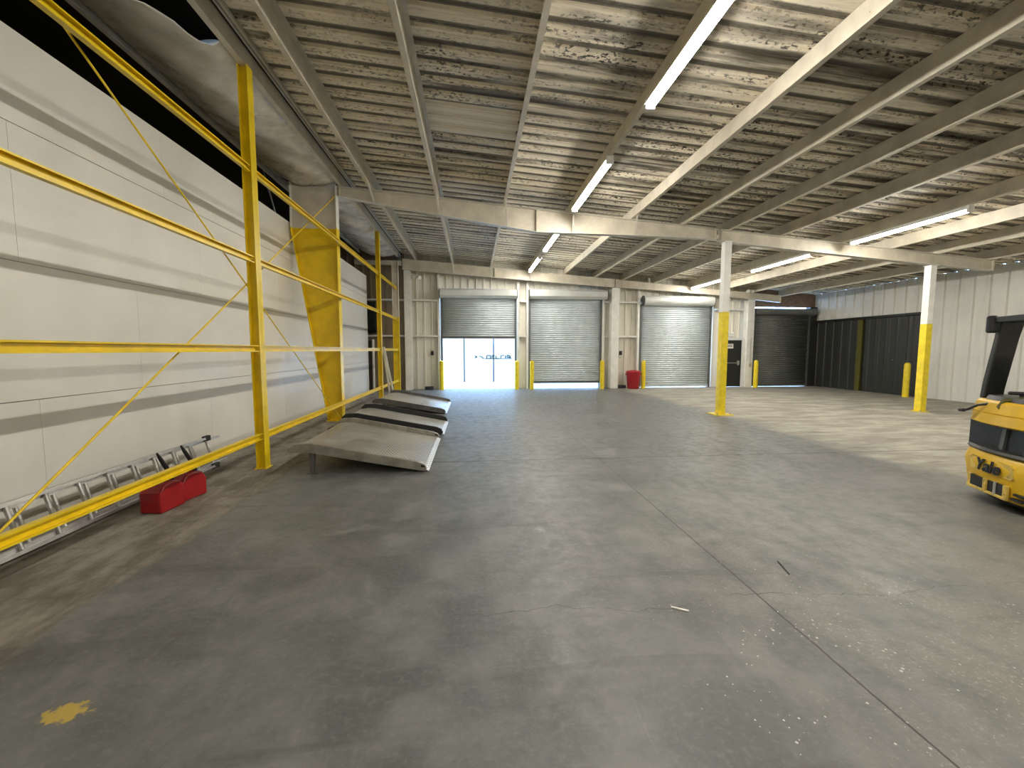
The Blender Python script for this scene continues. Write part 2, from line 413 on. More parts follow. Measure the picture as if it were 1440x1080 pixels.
# ------------------------------------------------------------------ roof steel
PXS = [-2.2, -.75, .78, 2.33, 3.82, 5.1, 6.28, 7.62, 9.25, 10.65, 11.98, 13.5]
PL = ['cream roof purlin nearest the yellow wall frame', 'second cream purlin out from the yellow wall frame', 'cream purlin between the bare clean roof sheet and the long tube light row',
      'cream purlin carrying the long row of lit tubes over the second shutter', 'first cream purlin past the long lit tube row', 'second cream purlin past the long lit tube row',
      'cream purlin passing just beyond the middle support column', 'cream purlin two short of the second lit tube row', 'cream purlin carrying the second lit tube row, toward the white ribbed wall',
      'cream purlin just beyond the second lit tube row', 'cream purlin crossing above the column in front of the white ribbed wall', 'last cream purlin before the white ribbed wall']
PL[7] = 'cream purlin just before the second lit tube row'
for x, l in zip(PXS, PL):
    zb, zt = zr(x) + .002, zp(x) - .004
    t = .005
    prof = [(x - .07, zb), (x, zb), (x, zt - t), (x + .065, zt - t), (x + .065, zt), (x - t, zt), (x - t, zb + t), (x - .07 + t, zb + t), (x - .07 + t, zb + .02), (x - .07, zb + .02)]
    o = MB().prism(prof, YN + .05, WY - .06, XZ, M['cream']).build('roof_purlin')
    tag(o, l, 'purlin', 'purlins under the roof sheet')
sx0, sx1, sb, st_ = -2.945, -2.865, 5.255, 5.50    # eave channel on top of the yellow posts
o = MB().prism([(sx0, sb), (sx1, sb), (sx1, st_), (sx0, st_), (sx0, st_ - .008), (sx1 - .008, st_ - .008), (sx1 - .008, sb + .008), (sx0, sb + .008)], YN + .05, 17.1, XZ, M['cream']).build('eave_beam')
tag(o, 'long cream eave channel resting on the tops of the yellow posts', 'beam')
mb = MB()
mb.prism([(-2.825, 5.455), (-2.80, 5.455), (-2.80, 5.51), (-2.825, 5.51)], YN + .05, 17.1, XZ, M['cream2'])
mb.prism([(-2.775, 5.455), (-2.745, 5.455), (-2.745, 5.505), (-2.775, 5.505)], YN + .05, 17.1, XZ, M['cream'])
tag(mb.build('edge_trim'), 'thin double trim strip along the eave edge of the roof sheet', 'trim')

def rafter(name, yc, pts, label, stiff, braces, end=True):
    r = thing(name, label, 'rafter', (0, 0, 0))
    mb = MB()
    top = [(x, zr(x) - .004) for x, _ in pts]
    w = .075
    poly = [(x, z) for x, z in pts] + top[::-1]
    mb.prism(poly, yc - .005, yc + .005, XZ, M['cream'])
    o = mb.build('web', r)
    for nm, line, s in (('bottom_flange', pts, 1), ('top_flange', top, -1)):
        mb = MB()
        mb.prism([(x, z) for x, z in line] + [(x, z + s * .012) for x, z in line[::-1]], yc - w, yc + w, XZ, M['cream2'])
        mb.build(nm, r)
    def zb(x):
        for (a, za), (b, zb_) in zip(pts, pts[1:]):
            if a <= x <= b: return za + (zb_ - za) * (x - a) / (b - a)
        return pts[-1][1]
    for x in stiff:
        MB().box(x - .006, x + .006, yc - .07, yc + .07, zb(x) + .012, zr(x) - .018, M['cream']).build('stiffener_plate', r)
    for x in braces:
        MB().bar((x - .03, yc - .42, zr(x) + .03), (x + .02, yc - .06, zb(x) + .02), .035, .035, M['cream2']).build('flange_brace', r)
    return r
front = [(-2.99, 5.04), (-2.4, 4.945), (-.93, 4.72), (.64, 4.49), (1.52, 4.365), (3.63, 4.35), (5.95, 4.315)]
front2 = [(6.0, 4.27), (7.68, 4.12), (10.6, 3.90), (13.55, 3.69)]
rafter('roof_rafter', RY, front, 'deep cream rafter from the tapered yellow column to the middle support column', [-2.93, 1.5, 5.9], PXS[0:5])
rafter('roof_rafter', RY, front2, 'slimmer cream rafter over the two support columns, ending short of the white wall', [6.05, 13.54], [])
back = [(-2.76, 4.81), (1.65, 4.50), (5.9, 4.22)]
rafter('roof_rafter', BY, back, 'cream end-wall rafter above the two nearest-to-frame roller shutters', [.9], PXS[1:4])
back2 = [(5.95, 4.24), (10.06, 3.985), (13.3, 3.68)]
rafter('roof_rafter', BY, back2, 'cream end-wall rafter above the third shutter and exit door, cut short at brick', [6.2, 13.29], [])
o = MB().box(-4.6, -2.80, 17.25, 17.40, 4.98, 5.15, M['cream']).build('lintel_beam')
tag(o, 'short cream beam in the dark corner over the farthest yellow post', 'beam')

# tapered yellow frame column
c = thing('tapered_column', 'wide tapered steel column, yellow below and cream at the top', 'column', (-3.1, 9.95, 0))
def colpart(name, parts):
    mb = MB()
    for poly, a, b, mat in parts: mb.prism(poly, a, b, XZ, mat)
    o = mb.build(name, c, loc=(-3.1, 9.95, 0)); o.location = (0, 0, 0); return o
zy = 4.32
lx = lambda z: -3.30 - .66 * z / zy
colpart('web', [([(lx(0), .02), (-3.0, .02), (-3.0, zy), (lx(zy), zy)], 9.945, 9.955, M['ochre']), ([(lx(zy), zy), (-3.0, zy), (-3.0, 5.42), (-3.94, 5.42)], 9.945, 9.955, M['cream'])])
colpart('inner_flange', [([(-3.0, .02), (-2.985, .02), (-2.985, zy), (-3.0, zy)], 9.85, 10.05, M['yellow']), ([(-3.0, zy), (-2.985, zy), (-2.985, 5.25), (-3.0, 5.25)], 9.85, 10.05, M['cream2'])])
colpart('outer_flange', [([(lx(0) - .014, .02), (lx(0), .02), (lx(zy), zy), (lx(zy) - .014, zy)], 9.85, 10.05, M['yellow']), ([(lx(zy) - .014, zy), (lx(zy), zy), (-3.94, 5.42), (-3.954, 5.42)], 9.85, 10.05, M['cream2'])])
o = MB().box(-.24, .14, -.13, .13, 0, .02, M['ochre']).build('base_plate', c)
for z, d in ((3.35, 0), (2.2, 0)):
    pass

# yellow posts of the frame (I sections)
def ipost(x1, yc, h, label, split=None, depth=.12, w=.14):
    p = thing('steel_post', label, 'post', (x1 - depth / 2, yc, 0))
    segs = [(.012, h, M['yellow'])] if not split else [(.012, split, M['yellow']), (split, h, M['cream'])]
    for nm, b in (('web', (-depth / 2, depth / 2, -.004, .004)), ('flange', (depth / 2 - .008, depth / 2, -w / 2, w / 2)), ('flange', (-depth / 2, -depth / 2 + .008, -w / 2, w / 2))):
        mb = MB()
        for z0, z1, m in segs: mb.box(b[0], b[1], b[2], b[3], z0, z1, m)
        mb.build(nm, p)
    MB().box(-depth / 2 - .02, depth / 2 + .02, -w / 2 - .02, w / 2 + .02, 0, .012, segs[0][2]).build('base_plate', p)
    return p
ipost(GX, 6.0, sb, 'tall yellow I-beam post close by, beside the red fuel cans')
ipost(GX, 13.55, sb, 'yellow post where two white planks lean, past the tapered column')
ipost(GX, 16.78, 5.0, 'farthest post of the frame, yellow below and cream above', split=2.9, depth=.24)

# girts: C channels open toward the room
def girt(z, y0, y1, label):
    h, d, t = .085, .05, .005
    x0 = GX - d - .012
    a = x0; b = x0 + d
    prof = [(a, z), (b, z), (b, z + .014), (b - t, z + .014), (b - t, z + t), (a + t, z + t), (a + t, z + h - t), (b - t, z + h - t), (b - t, z + h - .014), (b, z + h - .014), (b, z + h), (a, z + h)]
    o = MB().prism(prof, y0, y1, XZ, M['yellow']).build('wall_girt')
    return tag(o, label, 'girt', 'yellow girts of the wall frame')
HN = ['topmost', 'upper-middle', 'eye-height', 'lowest']
for nm, z in zip(HN, (3.925, 2.765, 1.60, .41)):
    girt(z, YN + .05, 5.925, nm + ' yellow girt running from the tall close post back toward the ladder end')
    girt(z, 6.075, 13.475, nm + ' yellow girt crossing the tapered column between the first two posts')
    girt(z, 13.625, 16.70, nm + ' short yellow girt past the leaning white planks')
# girts pass in front of the column flange, so they sit just clear of it
for (a, b, l) in (((-2.985, 2.13, .005), (-2.985, 9.80, 4.98), 'thin yellow brace rod rising from the floor toward the tapered column top'),
                  ((-3.01, 1.70, 5.245), (-3.01, 9.86, .03), 'thin brace rod dropping from the eave down to the tapered column foot')):
    tag(MB().tube([a, b], .009, M['yellow'], 8).build('brace_rod', smooth=50), l, 'rod')

# support columns standing free in the room
def supcol(x, label, ztop, zsplit, plate):
    c = thing('support_column', label, 'column', (x, RY, 0))
    w = .085
    mb = MB(); mb.box(-w, w, -w, w, .02, zsplit, M['byellow']); mb.box(-w, w, -w, w, zsplit, ztop, M['pwhite']); mb.build('shaft', c, bevel=.008)
    o = MB().box(-plate, plate, -plate, plate, 0, .02, M['byellow']).build('base_plate', c)
    for sx in (-1, 1):
        MB().lathe([(.018, 0), (.018, .03)], (sx * plate * .75, -plate * .7, .02), M['galv'], 6).build('anchor_bolt', c)
    MB().box(-w - .02, w + .02, -w - .02, w + .02, ztop - .015, ztop, M['pwhite']).build('cap_plate', c)
    return c
supcol(6.22, 'white and yellow square column nearest the forklift-free middle of the floor, by the exit door', 4.30 - .03, 2.56, .23)
supcol(11.80, 'white and yellow square column in front of the white ribbed wall', 3.80, 2.30, .13)
bpy.data.objects['support_column']['label'] = 'white and yellow square column standing in front of the third shutter and exit door'

# end wall columns (I sections, flange to the room)
for x0, x1, zt, lab in ((-2.72, -2.46, 4.80, 'cream end-wall column between the open shutter and the yellow frame'), (5.80, 6.13, 4.22, 'cream end-wall column between the second shutter and the red bin'), (11.86, 12.16, 3.80, 'cream end-wall column between the black exit door and dark grey shutter')):
    xm = (x0 + x1) / 2
    c = thing('wall_column', lab, 'column', (xm, 17.45, 0))
    h = (x1 - x0) / 2
    MB().box(-h, h, -.155, -.140, 0, zt, M['pwhite']).build('flange', c)
    MB().box(-.006, .006, -.14, .14, 0, zt, M['pwhite']).build('web', c)
    MB().box(-h, h, .14, .155, 0, zt, M['pwhite']).build('flange', c)
# pale girts of the end wall
GL = [(-12, -2.74, 'between the dark corner and the first end-wall column'), (-2.44, -1.40, 'beside the open shutter, toward the yellow frame'), (1.92, 2.26, 'in the narrow bay between the first two shutters'), (5.56, 5.78, 'in the slot between the second shutter and its column'), (6.15, 7.06, 'in the bay above the red bin')]
for z, nm in ((2.17, 'lower'), (3.62, 'upper')):
    for a, b, l in GL:
        o = MB().prism([(17.55, z), (17.70, z), (17.70, z + .07), (17.55, z + .07)], a, b, YZ, M['pwhite']).build('end_wall_girt')
        tag(o, f'{nm} pale girt {l}', 'girt', 'pale girts of the end wall')
o = MB().box(10.56, 11.84, 17.55, 17.70, 3.36, 3.43, M['pwhite']).build('end_wall_girt'); tag(o, 'pale girt high above the black exit door', 'girt', 'pale girts of the end wall')
# jamb channels beside the shutters
JL = [(-1.38, 'on the frame side of the open shutter'), (1.89, 'on the far side of the open shutter, by the narrow bay'), (2.28, 'on the narrow bay side of the second shutter'), (5.53, 'between the second shutter and its column'), (7.08, 'between the red bin and the third shutter')]
for x, l in JL:
    o = MB().box(x - .045, x + .045, 17.55, 17.72, 0, zr(x) - .43 if x < 6 else 4.2, M['pwhite']).build('door_jamb')
    tag(o, 'pale steel jamb ' + l, 'jamb', 'jambs beside the shutters')

# ------------------------------------------------------------------ roller shutters
def shutter(i, x0, x1, zb, hood_z0, hood_z1, hx0, hx1, mat, hmat, label, step=.088, rnd=False):
    d = thing('door_%d' % i, label, 'door', ((x0 + x1) / 2, 17.6, 0), kind='structure')
    cx = (x0 + x1) / 2
    pr = []; z = zb + .07; zt = hood_z0 + .1
    while z < zt:
        pr += [(17.618, z), (17.610, z + .010), (17.576, z + .032), (17.572, z + step * .55), (17.590, z + step - .012), (17.618, z + step - .004)]
        z += step
    mb = MB(); mb.strip([(x0 - cx, y - 17.6, z) for y, z in pr], [(x1 - cx, y - 17.6, z) for y, z in pr], mat)
    mb.build('slat_curtain', d, thick=.002, smooth=35)
    MB().box(x0 - cx, x1 - cx, -.045, .02, zb, zb + .075, M['rail'] if not rnd else mat).build('bottom_bar', d)
    for s, x in ((-1, x0), (1, x1)):
        MB().box(x - cx - .035, x - cx + .035, -.05, .04, 0, hood_z0 + .05, M['rail']).build('guide_rail', d)
    if rnd:
        r = (hood_z1 - hood_z0) / 2 + .02; zc = (hood_z0 + hood_z1) / 2 + .0
        poly = [(-.12 + r * math.cos(a), zc + r * math.sin(a)) for a in [2 * PI * k / 20 for k in range(20)]]
    else:
        dd = .34
        poly = [(.04, hood_z1), (-dd * .72, hood_z1), (-dd, hood_z1 - .07), (-dd, hood_z0 + .10), (-dd * .72, hood_z0), (.04, hood_z0)]
    MB().prism(poly, hx0 - cx, hx1 - cx, YZ, hmat).build('hood', d, smooth=30 if rnd else 20)
    for x in (hx0 - .015, hx1 + .015):
        MB().prism([(u * 1.02, w) for u, w in poly], x - cx - .012, x - cx + .012, YZ, M['rail']).build('end_bracket', d)
    return d
shutter(1, -1.27, 1.79, 2.10, 3.74, 4.11, -1.31, 1.81, M['shut'], M['hood'], 'grey roller shutter pulled half up over the bright yard')
shutter(2, 2.37, 5.44, .22, 3.74, 4.11, 2.35, 5.62, M['shut'], M['hood'], 'grey roller shutter lowered to a hand-wide gap above the floor')
shutter(3, 7.18, 10.33, .03, 3.53, 3.92, 7.24, 10.34, M['shut'], M['hood'], 'grey roller shutter fully closed beside the red bin', rnd=True)
shutter(4, 12.26, 14.96, .02, 3.17, 3.43, 12.30, 15.1, M['dshut'], M['dshut'], 'shade-darkened grey roller shutter in the corner under the brick strip', rnd=True)

# exit door
d = thing('door_5', 'black steel exit door with a panic bar and white notice', 'door', (11.385, 17.62, 0), kind='structure')
mb = MB(); mb.box(-.455, .455, -.0, .045, .012, 2.06, M['blackmetal']); mb.build('leaf', d, bevel=.004)
mb = MB(); mb.box(-.53, -.46, -.05, .08, 0, 2.14, M['pwhite']); mb.box(.46, .50, -.05, .08, 0, 2.14, M['pwhite']); mb.box(-.53, .50, -.05, .08, 2.07, 2.16, M['pwhite']); mb.build('frame', d)
mb = MB(); mb.tube([(-.42, -.06, 1.06), (.30, -.06, 1.06)], .016, M['galv'], 8); mb.box(.26, .33, -.075, 0, .96, 1.16, M['galv']); mb.box(-.44, -.39, -.06, 0, 1.03, 1.10, M['galv']); mb.build('panic_bar', d)
sg = MB().box(-.24, .06, -.012, 0, 1.70, 1.90, M['pwhite']).build('notice_sheet', d)
mb = MB()
for k, (a, b) in enumerate(((-.19, .01), (-.205, .025))):
    for q in range(7):
        u = a + (b - a) * q / 7; mb.box(u, u + (b - a) / 9, -.0135, -.012, 1.82 - k * .055, 1.853 - k * .055, M['black'])
mb.build('notice_lettering', sg)
MB().box(-.44, -.20, -.010, 0, .78, .80, M['galv']).build('scuff_plate', d)
# dark sliding door on the right wall
d = thing('door_6', 'wide dark ribbed sliding door in the white right wall', 'door', (RX, 15.3, 0), kind='structure')
mb = MB(); corr_y(mb, -2.3, 2.29, .0, 2.84, .05, M['ddoor'], .41, .035); mb.build('leaf', d, thick=.004)
MB().box(-.05, .08, -2.34, 2.3, 2.84, 2.93, M['blackmetal']).build('header_track', d)
MB().box(-.06, .06, -2.37, -2.30, 0, 2.93, M['blackmetal']).build('edge_frame', d)
MB().box(-.05, .01, .02, .22, .01, 2.82, M['olive']).build('cover_strip', d)
for yv, z in ((.28, 1.50), (-1.22, 1.26)):
    MB().lathe([(.012, 0), (.016, .008), (.012, .02)], (0, yv, z), M['galv'], 10).build('pull_knob', d)
bpy.data.objects['pull_knob'].location = (0, 0, 0)

# ------------------------------------------------------------------ tube lights
def lamp(x, y0, y1, label):
    zt = zr(x) - .0
    L = thing('tube_light', label, 'light', (x - .035, (y0 + y1) / 2, zt), group='tube lights under the roof'); h = (y1 - y0) / 2
    MB().box(-.035, .035, -h, h, -.05, 0, M['lampbody']).build('channel', L)
    pr = [(.055 * math.cos(a), -.085 + .036 * math.sin(a)) for a in [2 * PI * k / 18 for k in range(18)]]
    MB().prism(pr, -h + .02, h - .02, XZ, M['lamp']).build('lens', L, smooth=40)
    mb = MB()
    for q in (-1, 1): mb.prism([(q * .03, -.045), (q * .074, -.073), (q * .078, -.071), (q * .034, -.04)][::q], -h, h, XZ, M['lampbody'])
    mb.build('spill_shield', L)  # side shields added to cut lamp spill onto purlins and roof
    for s in (-1, 1):
        MB().box(-.06, .06, s * h - .02, s * h + .02, -.125, 0, M['lampbody']).build('end_cap', L)
    return L
lamp(2.33, 3.05, 5.49, 'lit tube light closest overhead, first in the long row')
lamp(2.33, 7.08, 9.52, 'lit tube light just before the deep rafter in the long row')
lamp(2.33, 10.97, 13.41, 'lit tube light just past the deep rafter in the long row')
lamp(2.33, 14.45, 16.89, 'last lit tube light of the long row, above the shutters')
lamp(9.25, 7.2, 9.64, 'first visible lit tube light of the second row, over the forklift side')
lamp(9.25, 10.87, 13.31, 'lit tube light past the rafter, middle of the second row')
lamp(9.25, 14.7, 17.14, 'lit tube light of the second row behind the middle column top')
lamp(9.25, 3.3, 5.74, 'added unseen tube light of the second row above the forklift')  # out of view, added for extra fill light
lamp(2.33, -.9, 1.54, 'added unseen tube light behind the viewer in the long row')  # unseen lamp added behind the camera to brighten the room
for xx, nm in ((2.33, 'long row'), (9.25, 'second row')):  # more unseen lamps added as ambient fill, continuing both rows
    for k, (a, b) in enumerate(((-4.85, -2.41), (-8.8, -6.36))): lamp(xx, a, b, 'added unseen tube light farther behind the viewer in the %s, %s' % (nm, ('nearer', 'farther')[k]))
lamp(9.25, -.6, 1.84, 'added unseen tube light behind the viewer in the second row')  # also added out of view as fill

# ------------------------------------------------------------------ older building above the white wall
def sheet(name, y0, y1, label, torn):
    nu, nv = 26, 60; vs = []; fs = []
    for j in range(nv + 1):
        yv = y0 + (y1 - y0) * j / nv
        xe = -2.955 - (max(0, 5.55 - yv) * .80 if torn else 0)
        xe = max(xe, -4.15)
        for i in range(nu + 1):
            u = i / nu; x = xe + (-4.25 - xe) * u
            fr = (x + 2.955) / (-4.25 + 2.955)
            sag = -.16 * math.sin(PI * fr) * (.7 + .3 * math.sin(yv * 1.9 + 1))
            wr = .02 * math.sin(yv * 5 + fr * 9) * math.sin(fr * PI) + .012 * math.sin(yv * 13 - fr * 17) * (1 - fr)
            curl = (.05 * math.sin(yv * 9) * (1 - u) ** 3 - .10 * (1 - u) ** 3) if torn and yv < 5.5 else 0
            z = 5.29 + .14 * fr + sag + wr + curl
            if not torn: z += .02
            vs.append((x, yv, z))
    for j in range(nv):
        for i in range(nu):
            a = j * (nu + 1) + i; fs.append((a, a + 1, a + nu + 2, a + nu + 1))
    o = MB().add(vs, fs, M['vinyl']).build(name, smooth=60, thick=.012)
    return tag(o, label, 'insulation')
sheet('insulation_sheet', 4.05, 9.84, 'sagging white vinyl insulation, torn loose beside the tall close post', True)
sheet('insulation_sheet', 10.1, 16.9, 'sagging grey insulation past the tapered column, in the dark corner', False)
o = MB().prism([(-4.33, 5.36), (-4.26, 5.36), (-4.26, 5.37), (-4.32, 5.37), (-4.32, 5.62), (-4.33, 5.62)], YN + .1, 16.9, XZ, M['cream2']).build('old_roof_purlin')
tag(o, 'pale purlin edge along the dark gap above the white wall', 'purlin')
mb = MB(); mb.bar((-4.6, 5.58, 4.45), (-4.6, 5.58, 5.95), .03, .05, M['galv']); mb.bar((-4.6, 5.78, 4.45), (-4.6, 5.78, 5.95), .03, .05, M['galv'])
tag(mb.build('hanger_bar'), 'grey double hanger in the dark gap above the white wall', 'bar')
tag(MB().bar((-4.6, 10.85, 4.45), (-4.6, 9.90, 5.95), .03, .03, M['galv']).build('hanger_bar'), 'thin slanting grey bar in the dark gap beside the tapered column top', 'bar')
o = MB().box(-4.18, -4.04, YN + .05, 16.5, 4.425, 4.44, M['dark']).build('wall_cap_left'); struct(o)

# pipes at the end of the white wall
o = MB().tube([(-3.98, 17.3, 0), (-3.98, 17.3, 2.05)], .055, M['pwhite'], 12).build('down_pipe', smooth=40); tag(o, 'white upright pipe in the dark corner past the white wall', 'pipe')
o = MB().box(-4.20, -4.08, 17.2, 17.4, 0, 2.0, M['dark']).build('corner_post'); tag(o, 'dark upright post beside the white pipe in the corner', 'post')
o = MB().box(-4.25, -3.88, 17.42, 17.704, 2.32, 3.55, M['blackmetal']).build('breaker_box'); tag(o, 'dark metal box high in the corner past the white wall', 'box')

# ------------------------------------------------------------------ small wall fittings
def ctrl(x, label):
    b = thing('door_control', label, 'switch', (x, 17.72, 1.50))
    MB().box(-.055, .055, -.07, 0, -.09, .09, M['black']).build('housing', b, bevel=.008)
    for k in range(3): MB().lathe([(.014, 0), (.014, .012)], (0, 0, 0), M['rubber'], 10).build('push_button', b).matrix_local = Matrix.Translation((0, -.07, .05 - .05 * k)) @ Matrix.Rotation(PI / 2, 4, 'X')
    MB().box(-.018, .018, -.04, 0, -.22, -.17, M['galv']).build('conduit_box', b)
ctrl(-1.68, 'black push-button box on the wall beside the open shutter')
ctrl(6.36, 'black push-button box on the wall above the red bin')
def floodlight(x, y, z, label):
    f = thing('security_lamp', label, 'lamp', (x, y, z))
    MB().box(-.05, .05, .0, .04, -.05, .05, M['pwhite']).build('mount', f)
    for s in (-1, 1):
        mb = MB(); mb.tube([(s * .03, -.01, 0), (s * .10, -.08, -.04), (s * .13, -.17, -.09)], [.03, .05, .075], M['pwhite'], 14); mb.build('lamp_head', f, smooth=40)
floodlight(-2.24, 17.62, 4.62, 'white twin-head lamp high beside the first end-wall column')
floodlight(11.74, 17.18, 4.19, 'small pale twin-head lamp at the top of the end column by the exit')
e = thing('emergency_light', 'white twin-lamp emergency light above the black exit door', 'light', (11.36, 17.722, 2.30))
MB().box(-.16, .16, -.06, 0, -.06, .04, M['pwhite']).build('case', e, bevel=.01)
for s in (-1, 1): MB().lathe([(.02, 0), (.055, .03), (.05, .06)], (s * .11, -.05, .04), M['pwhite'], 14).build('lamp_head', e, smooth=40)
j = thing('junction_box', 'small grey box on the end-wall column beside the exit door', 'box', (12.03, 17.30, .97))
MB().box(-.05, .05, -.05, 0, -.07, .07, M['galv']).build('case', j, bevel=.006)
MB().tube([(0, -.02, .07), (0, -.02, 1.2)], .012, M['galv'], 8).build('conduit', j)
for x, y, l in ((-1.80, 17.45, 'low black block on the floor beside the open shutter'), (6.34, 17.45, 'low black block on the floor beside the red bin')):
    mb = MB(); mb.box(-.17, .17, -.12, .12, 0, .13, M['rubber']); o = mb.build('rubber_block', bevel=.03); o.location = (x, y, 0); tag(o, l, 'block')

# bollards
BL = [(-1.27, 17.30, 'yellow bollard at the frame side of the open shutter'), (1.80, 17.22, 'yellow bollard at the narrow-bay side of the open shutter'), (2.42, 17.16, 'yellow bollard at the narrow-bay side of the gapped shutter'),
      (5.38, 17.12, 'yellow bollard at the column side of the gapped shutter'), (7.16, 17.10, 'yellow bollard between the red bin and closed shutter'), (12.16, 17.05, 'yellow bollard beside the dark grey shutter'), (14.92, 13.15, 'yellow bollard in front of the dark sliding door')]
for x, y, l in BL:
    b = thing('bollard', l, 'bollard', (x, y, 0), group='yellow bollards by the doors')
    MB().lathe([(.09, 0), (.09, 1.10), (.082, 1.15), (.055, 1.185), (.0, 1.20)], (0, 0, 0), M['byellow'], 20).build('post', b, smooth=40)
# red bin
b = thing('trash_bin', 'red round plastic bin with lid between two bays', 'bin', (6.74, 17.15, 0)); b['label'] = 'red round plastic bin with a lid beside the closed shutter'
MB().lathe([(.22, 0), (.235, .02), (.285, .62), (.30, .66), (.30, .69), (.27, .69)], (0, 0, 0), M['red2'], 28).build('body', b, smooth=35)
MB().lathe([(.305, .69), (.31, .72), (.25, .76), (.08, .785), (0, .787)], (0, 0, 0), M['red2'], 28).build('lid', b, smooth=35)
for s in (-1, 1): MB().box(s * .30 - .03, s * .30 + .03, -.06, .06, .58, .64, M['red2']).build('handle', b, bevel=.01)

# trailer outside
t = thing('box_trailer', 'overexposed white trailer side seen through the open shutter', 'trailer', (2.0, 21.5, -.02))
MB().box(-7, 6, 0, 2.5, .0, 3.9, M['trailer']).build('body', t)
for x in (-2.44, -.95, .55, 2.05, 3.6): MB().box(x - .03, x + .03, -.012, 0, .02, 3.88, M['seam']).build('panel_seam', t)
mb = MB()
def st(x0, z0, x1, z1, w=.035): mb.bar((x0 - 2.0, -.014, z0), (x1 - 2.0, -.014, z1), .02, w * 1.5, M['mark'], up=(0, 0, 1) if abs(x1 - x0) > abs(z1 - z0) else (1, 0, 0))
st(.10, 1.36, .22, 1.30); st(.22, 1.30, .10, 1.25); st(.32, 1.33, .42, 1.33); st(.46, 1.35, .46, 1.25); st(.46, 1.25, .58, 1.22)
st(.70, 1.37, .90, 1.37); st(.70, 1.37, .70, 1.24); st(.90, 1.37, .90, 1.24); st(.62, 1.22, 1.35, 1.22); st(.95, 1.37, 1.12, 1.37); st(.95, 1.30, 1.1, 1.30); st(1.18, 1.37, 1.18, 1.24)
st(1.42, 1.22, 1.42, 1.36); st(1.42, 1.36, 1.60, 1.38); st(1.66, 1.37, 1.66, 1.24); st(1.72, 1.38, 1.90, 1.36); st(1.90, 1.36, 1.90, 1.26); st(1.72, 1.30, 1.95, 1.26); st(1.35, 1.215, 2.0, 1.215, .02)
mb.build('faded_lettering', t)

# ------------------------------------------------------------------ dock ramps
def ramp(x0, x1, y0, y1, h, label, deck, curb, cmat2, ch=.085, rough=.4):
    L = x1 - x0; W = y1 - y0
    r = thing('dock_ramp', label, 'ramp', (x0, y0, 0), group='metal dock ramps along the yellow frame')
    k = .25
    tp = [(0, h - .015), (k * .5, h), (k, h - .008), (L - .06, .045), (L, .012)]
    und = [(L, .004), (L - .06, .012), (k, h - .045), (0, h - .035)]
    MB().prism(tp + und, .03, W - .03, XZ, deck).build('deck', r)
    tz = lambda x: h - .008 + (.045 - h + .008) * (x - k) / (L - .06 - k) if x > k else h
    for ya in (0, W - .05):
        poly = [(-.02, h - .04), (-.02, h + .02), (.05, h + ch * .8), (k, h + ch * .85), (L - .14, tz(L - .14) + ch), (L - .05, tz(L - .06) + ch * .75), (L - .02, tz(L - .06) + .01), (L - .05, .008), (k, h - .058)]
        cb_ = MB().prism(poly, ya, ya + .05, XZ, curb).build('side_curb', r, bevel=.008)
        mb = MB(); mb.prism([(-.024, h - .03), (-.024, h + .012), (.035, h + ch * .62), (.035, h - .03)], ya + .008, ya + .042, XZ, M['rubber']); mb.prism([(L - .10, tz(L - .10) + ch * .62), (L - .055, tz(L - .06) + ch * .55), (L - .03, tz(L - .06) + .02), (L - .10, tz(L - .1) + .02)], ya - .004, ya + .054, XZ, M['rubber']); mb.build('curb_hollow_shade', cb_)  # black prisms paint the shade inside the hollow curb ends
    for ya in (.05, W - .13):
        mb = MB(); mb.prism([(k - .03, 0), (k + .02, 0), (k + .04, h - .05), (k - .03, h - .05)], ya, ya + .04, XZ, M['curb3'])
        mb.box(k - .07, k + .05, ya - .01, ya + .05, 0, .012, M['curb3']); mb.build('prop_leg', r)
    MB().box(k - .04, k + .02, .06, W - .06, h - .11, h - .05, cmat2).build('cross_beam', r)
    return r
M['tread1'] = tread_mat('tread_aluminium', (.44, .43, .39), .40)
M['tread2'] = tread_mat('tread_worn_aluminium', (.52, .51, .47), .4)
M['tread3'] = tread_mat('tread_bright_aluminium', (.62, .62, .60), .34)
M['curb1'] = paint('dull_curb_aluminium', (.36, .345, .30), .42, .7, .2, 8.)
M['curb3'] = paint('dark_curb_aluminium', (.14, .14, .13), .45, .5, .2, 8.)
ramp(-2.36, -.60, 5.56, 7.68, .345, 'closest aluminium dock ramp with grey side curbs and tread plate', M['tread1'], M['curb1'], M['curb1'])
ramp(-2.42, -.56, 8.00, 9.45, .36, 'middle dock ramp with black side curbs, between the other two', M['tread2'], M['rubber'], M['curb3'], .10)
ramp(-2.50, -.68, 10.72, 13.05, .34, 'farthest dock ramp, bright deck reflecting the open shutter', M['tread3'], M['curb3'], M['curb3'])
o = MB().prism([(-.10, 0), (.10, 0), (.09, .05), (.03, .10), (-.05, .10), (-.09, .05)], -.12, .12, XZ, M['rubber']).build('wheel_chock', bevel=.01); o.location = (-2.78, 8.55, 0); tag(o, 'black rubber wheel chock on the floor by the tapered column foot', 'chock')
for k, (dx, l) in enumerate(((0.02, 'white plank leaning on the second post, nearer the shutters'), (-.12, 'white plank leaning on the second post, nearer the white wall'))):
    o = MB().bar((-2.57 + dx, 13.95 + .05 * k, .0), (-2.775 + dx * .25, 13.47 + .05 * k, 1.72), .018, .06, M['pwhite'], up=(1, 0, 0)).build('leaning_plank'); tag(o, l, 'plank')

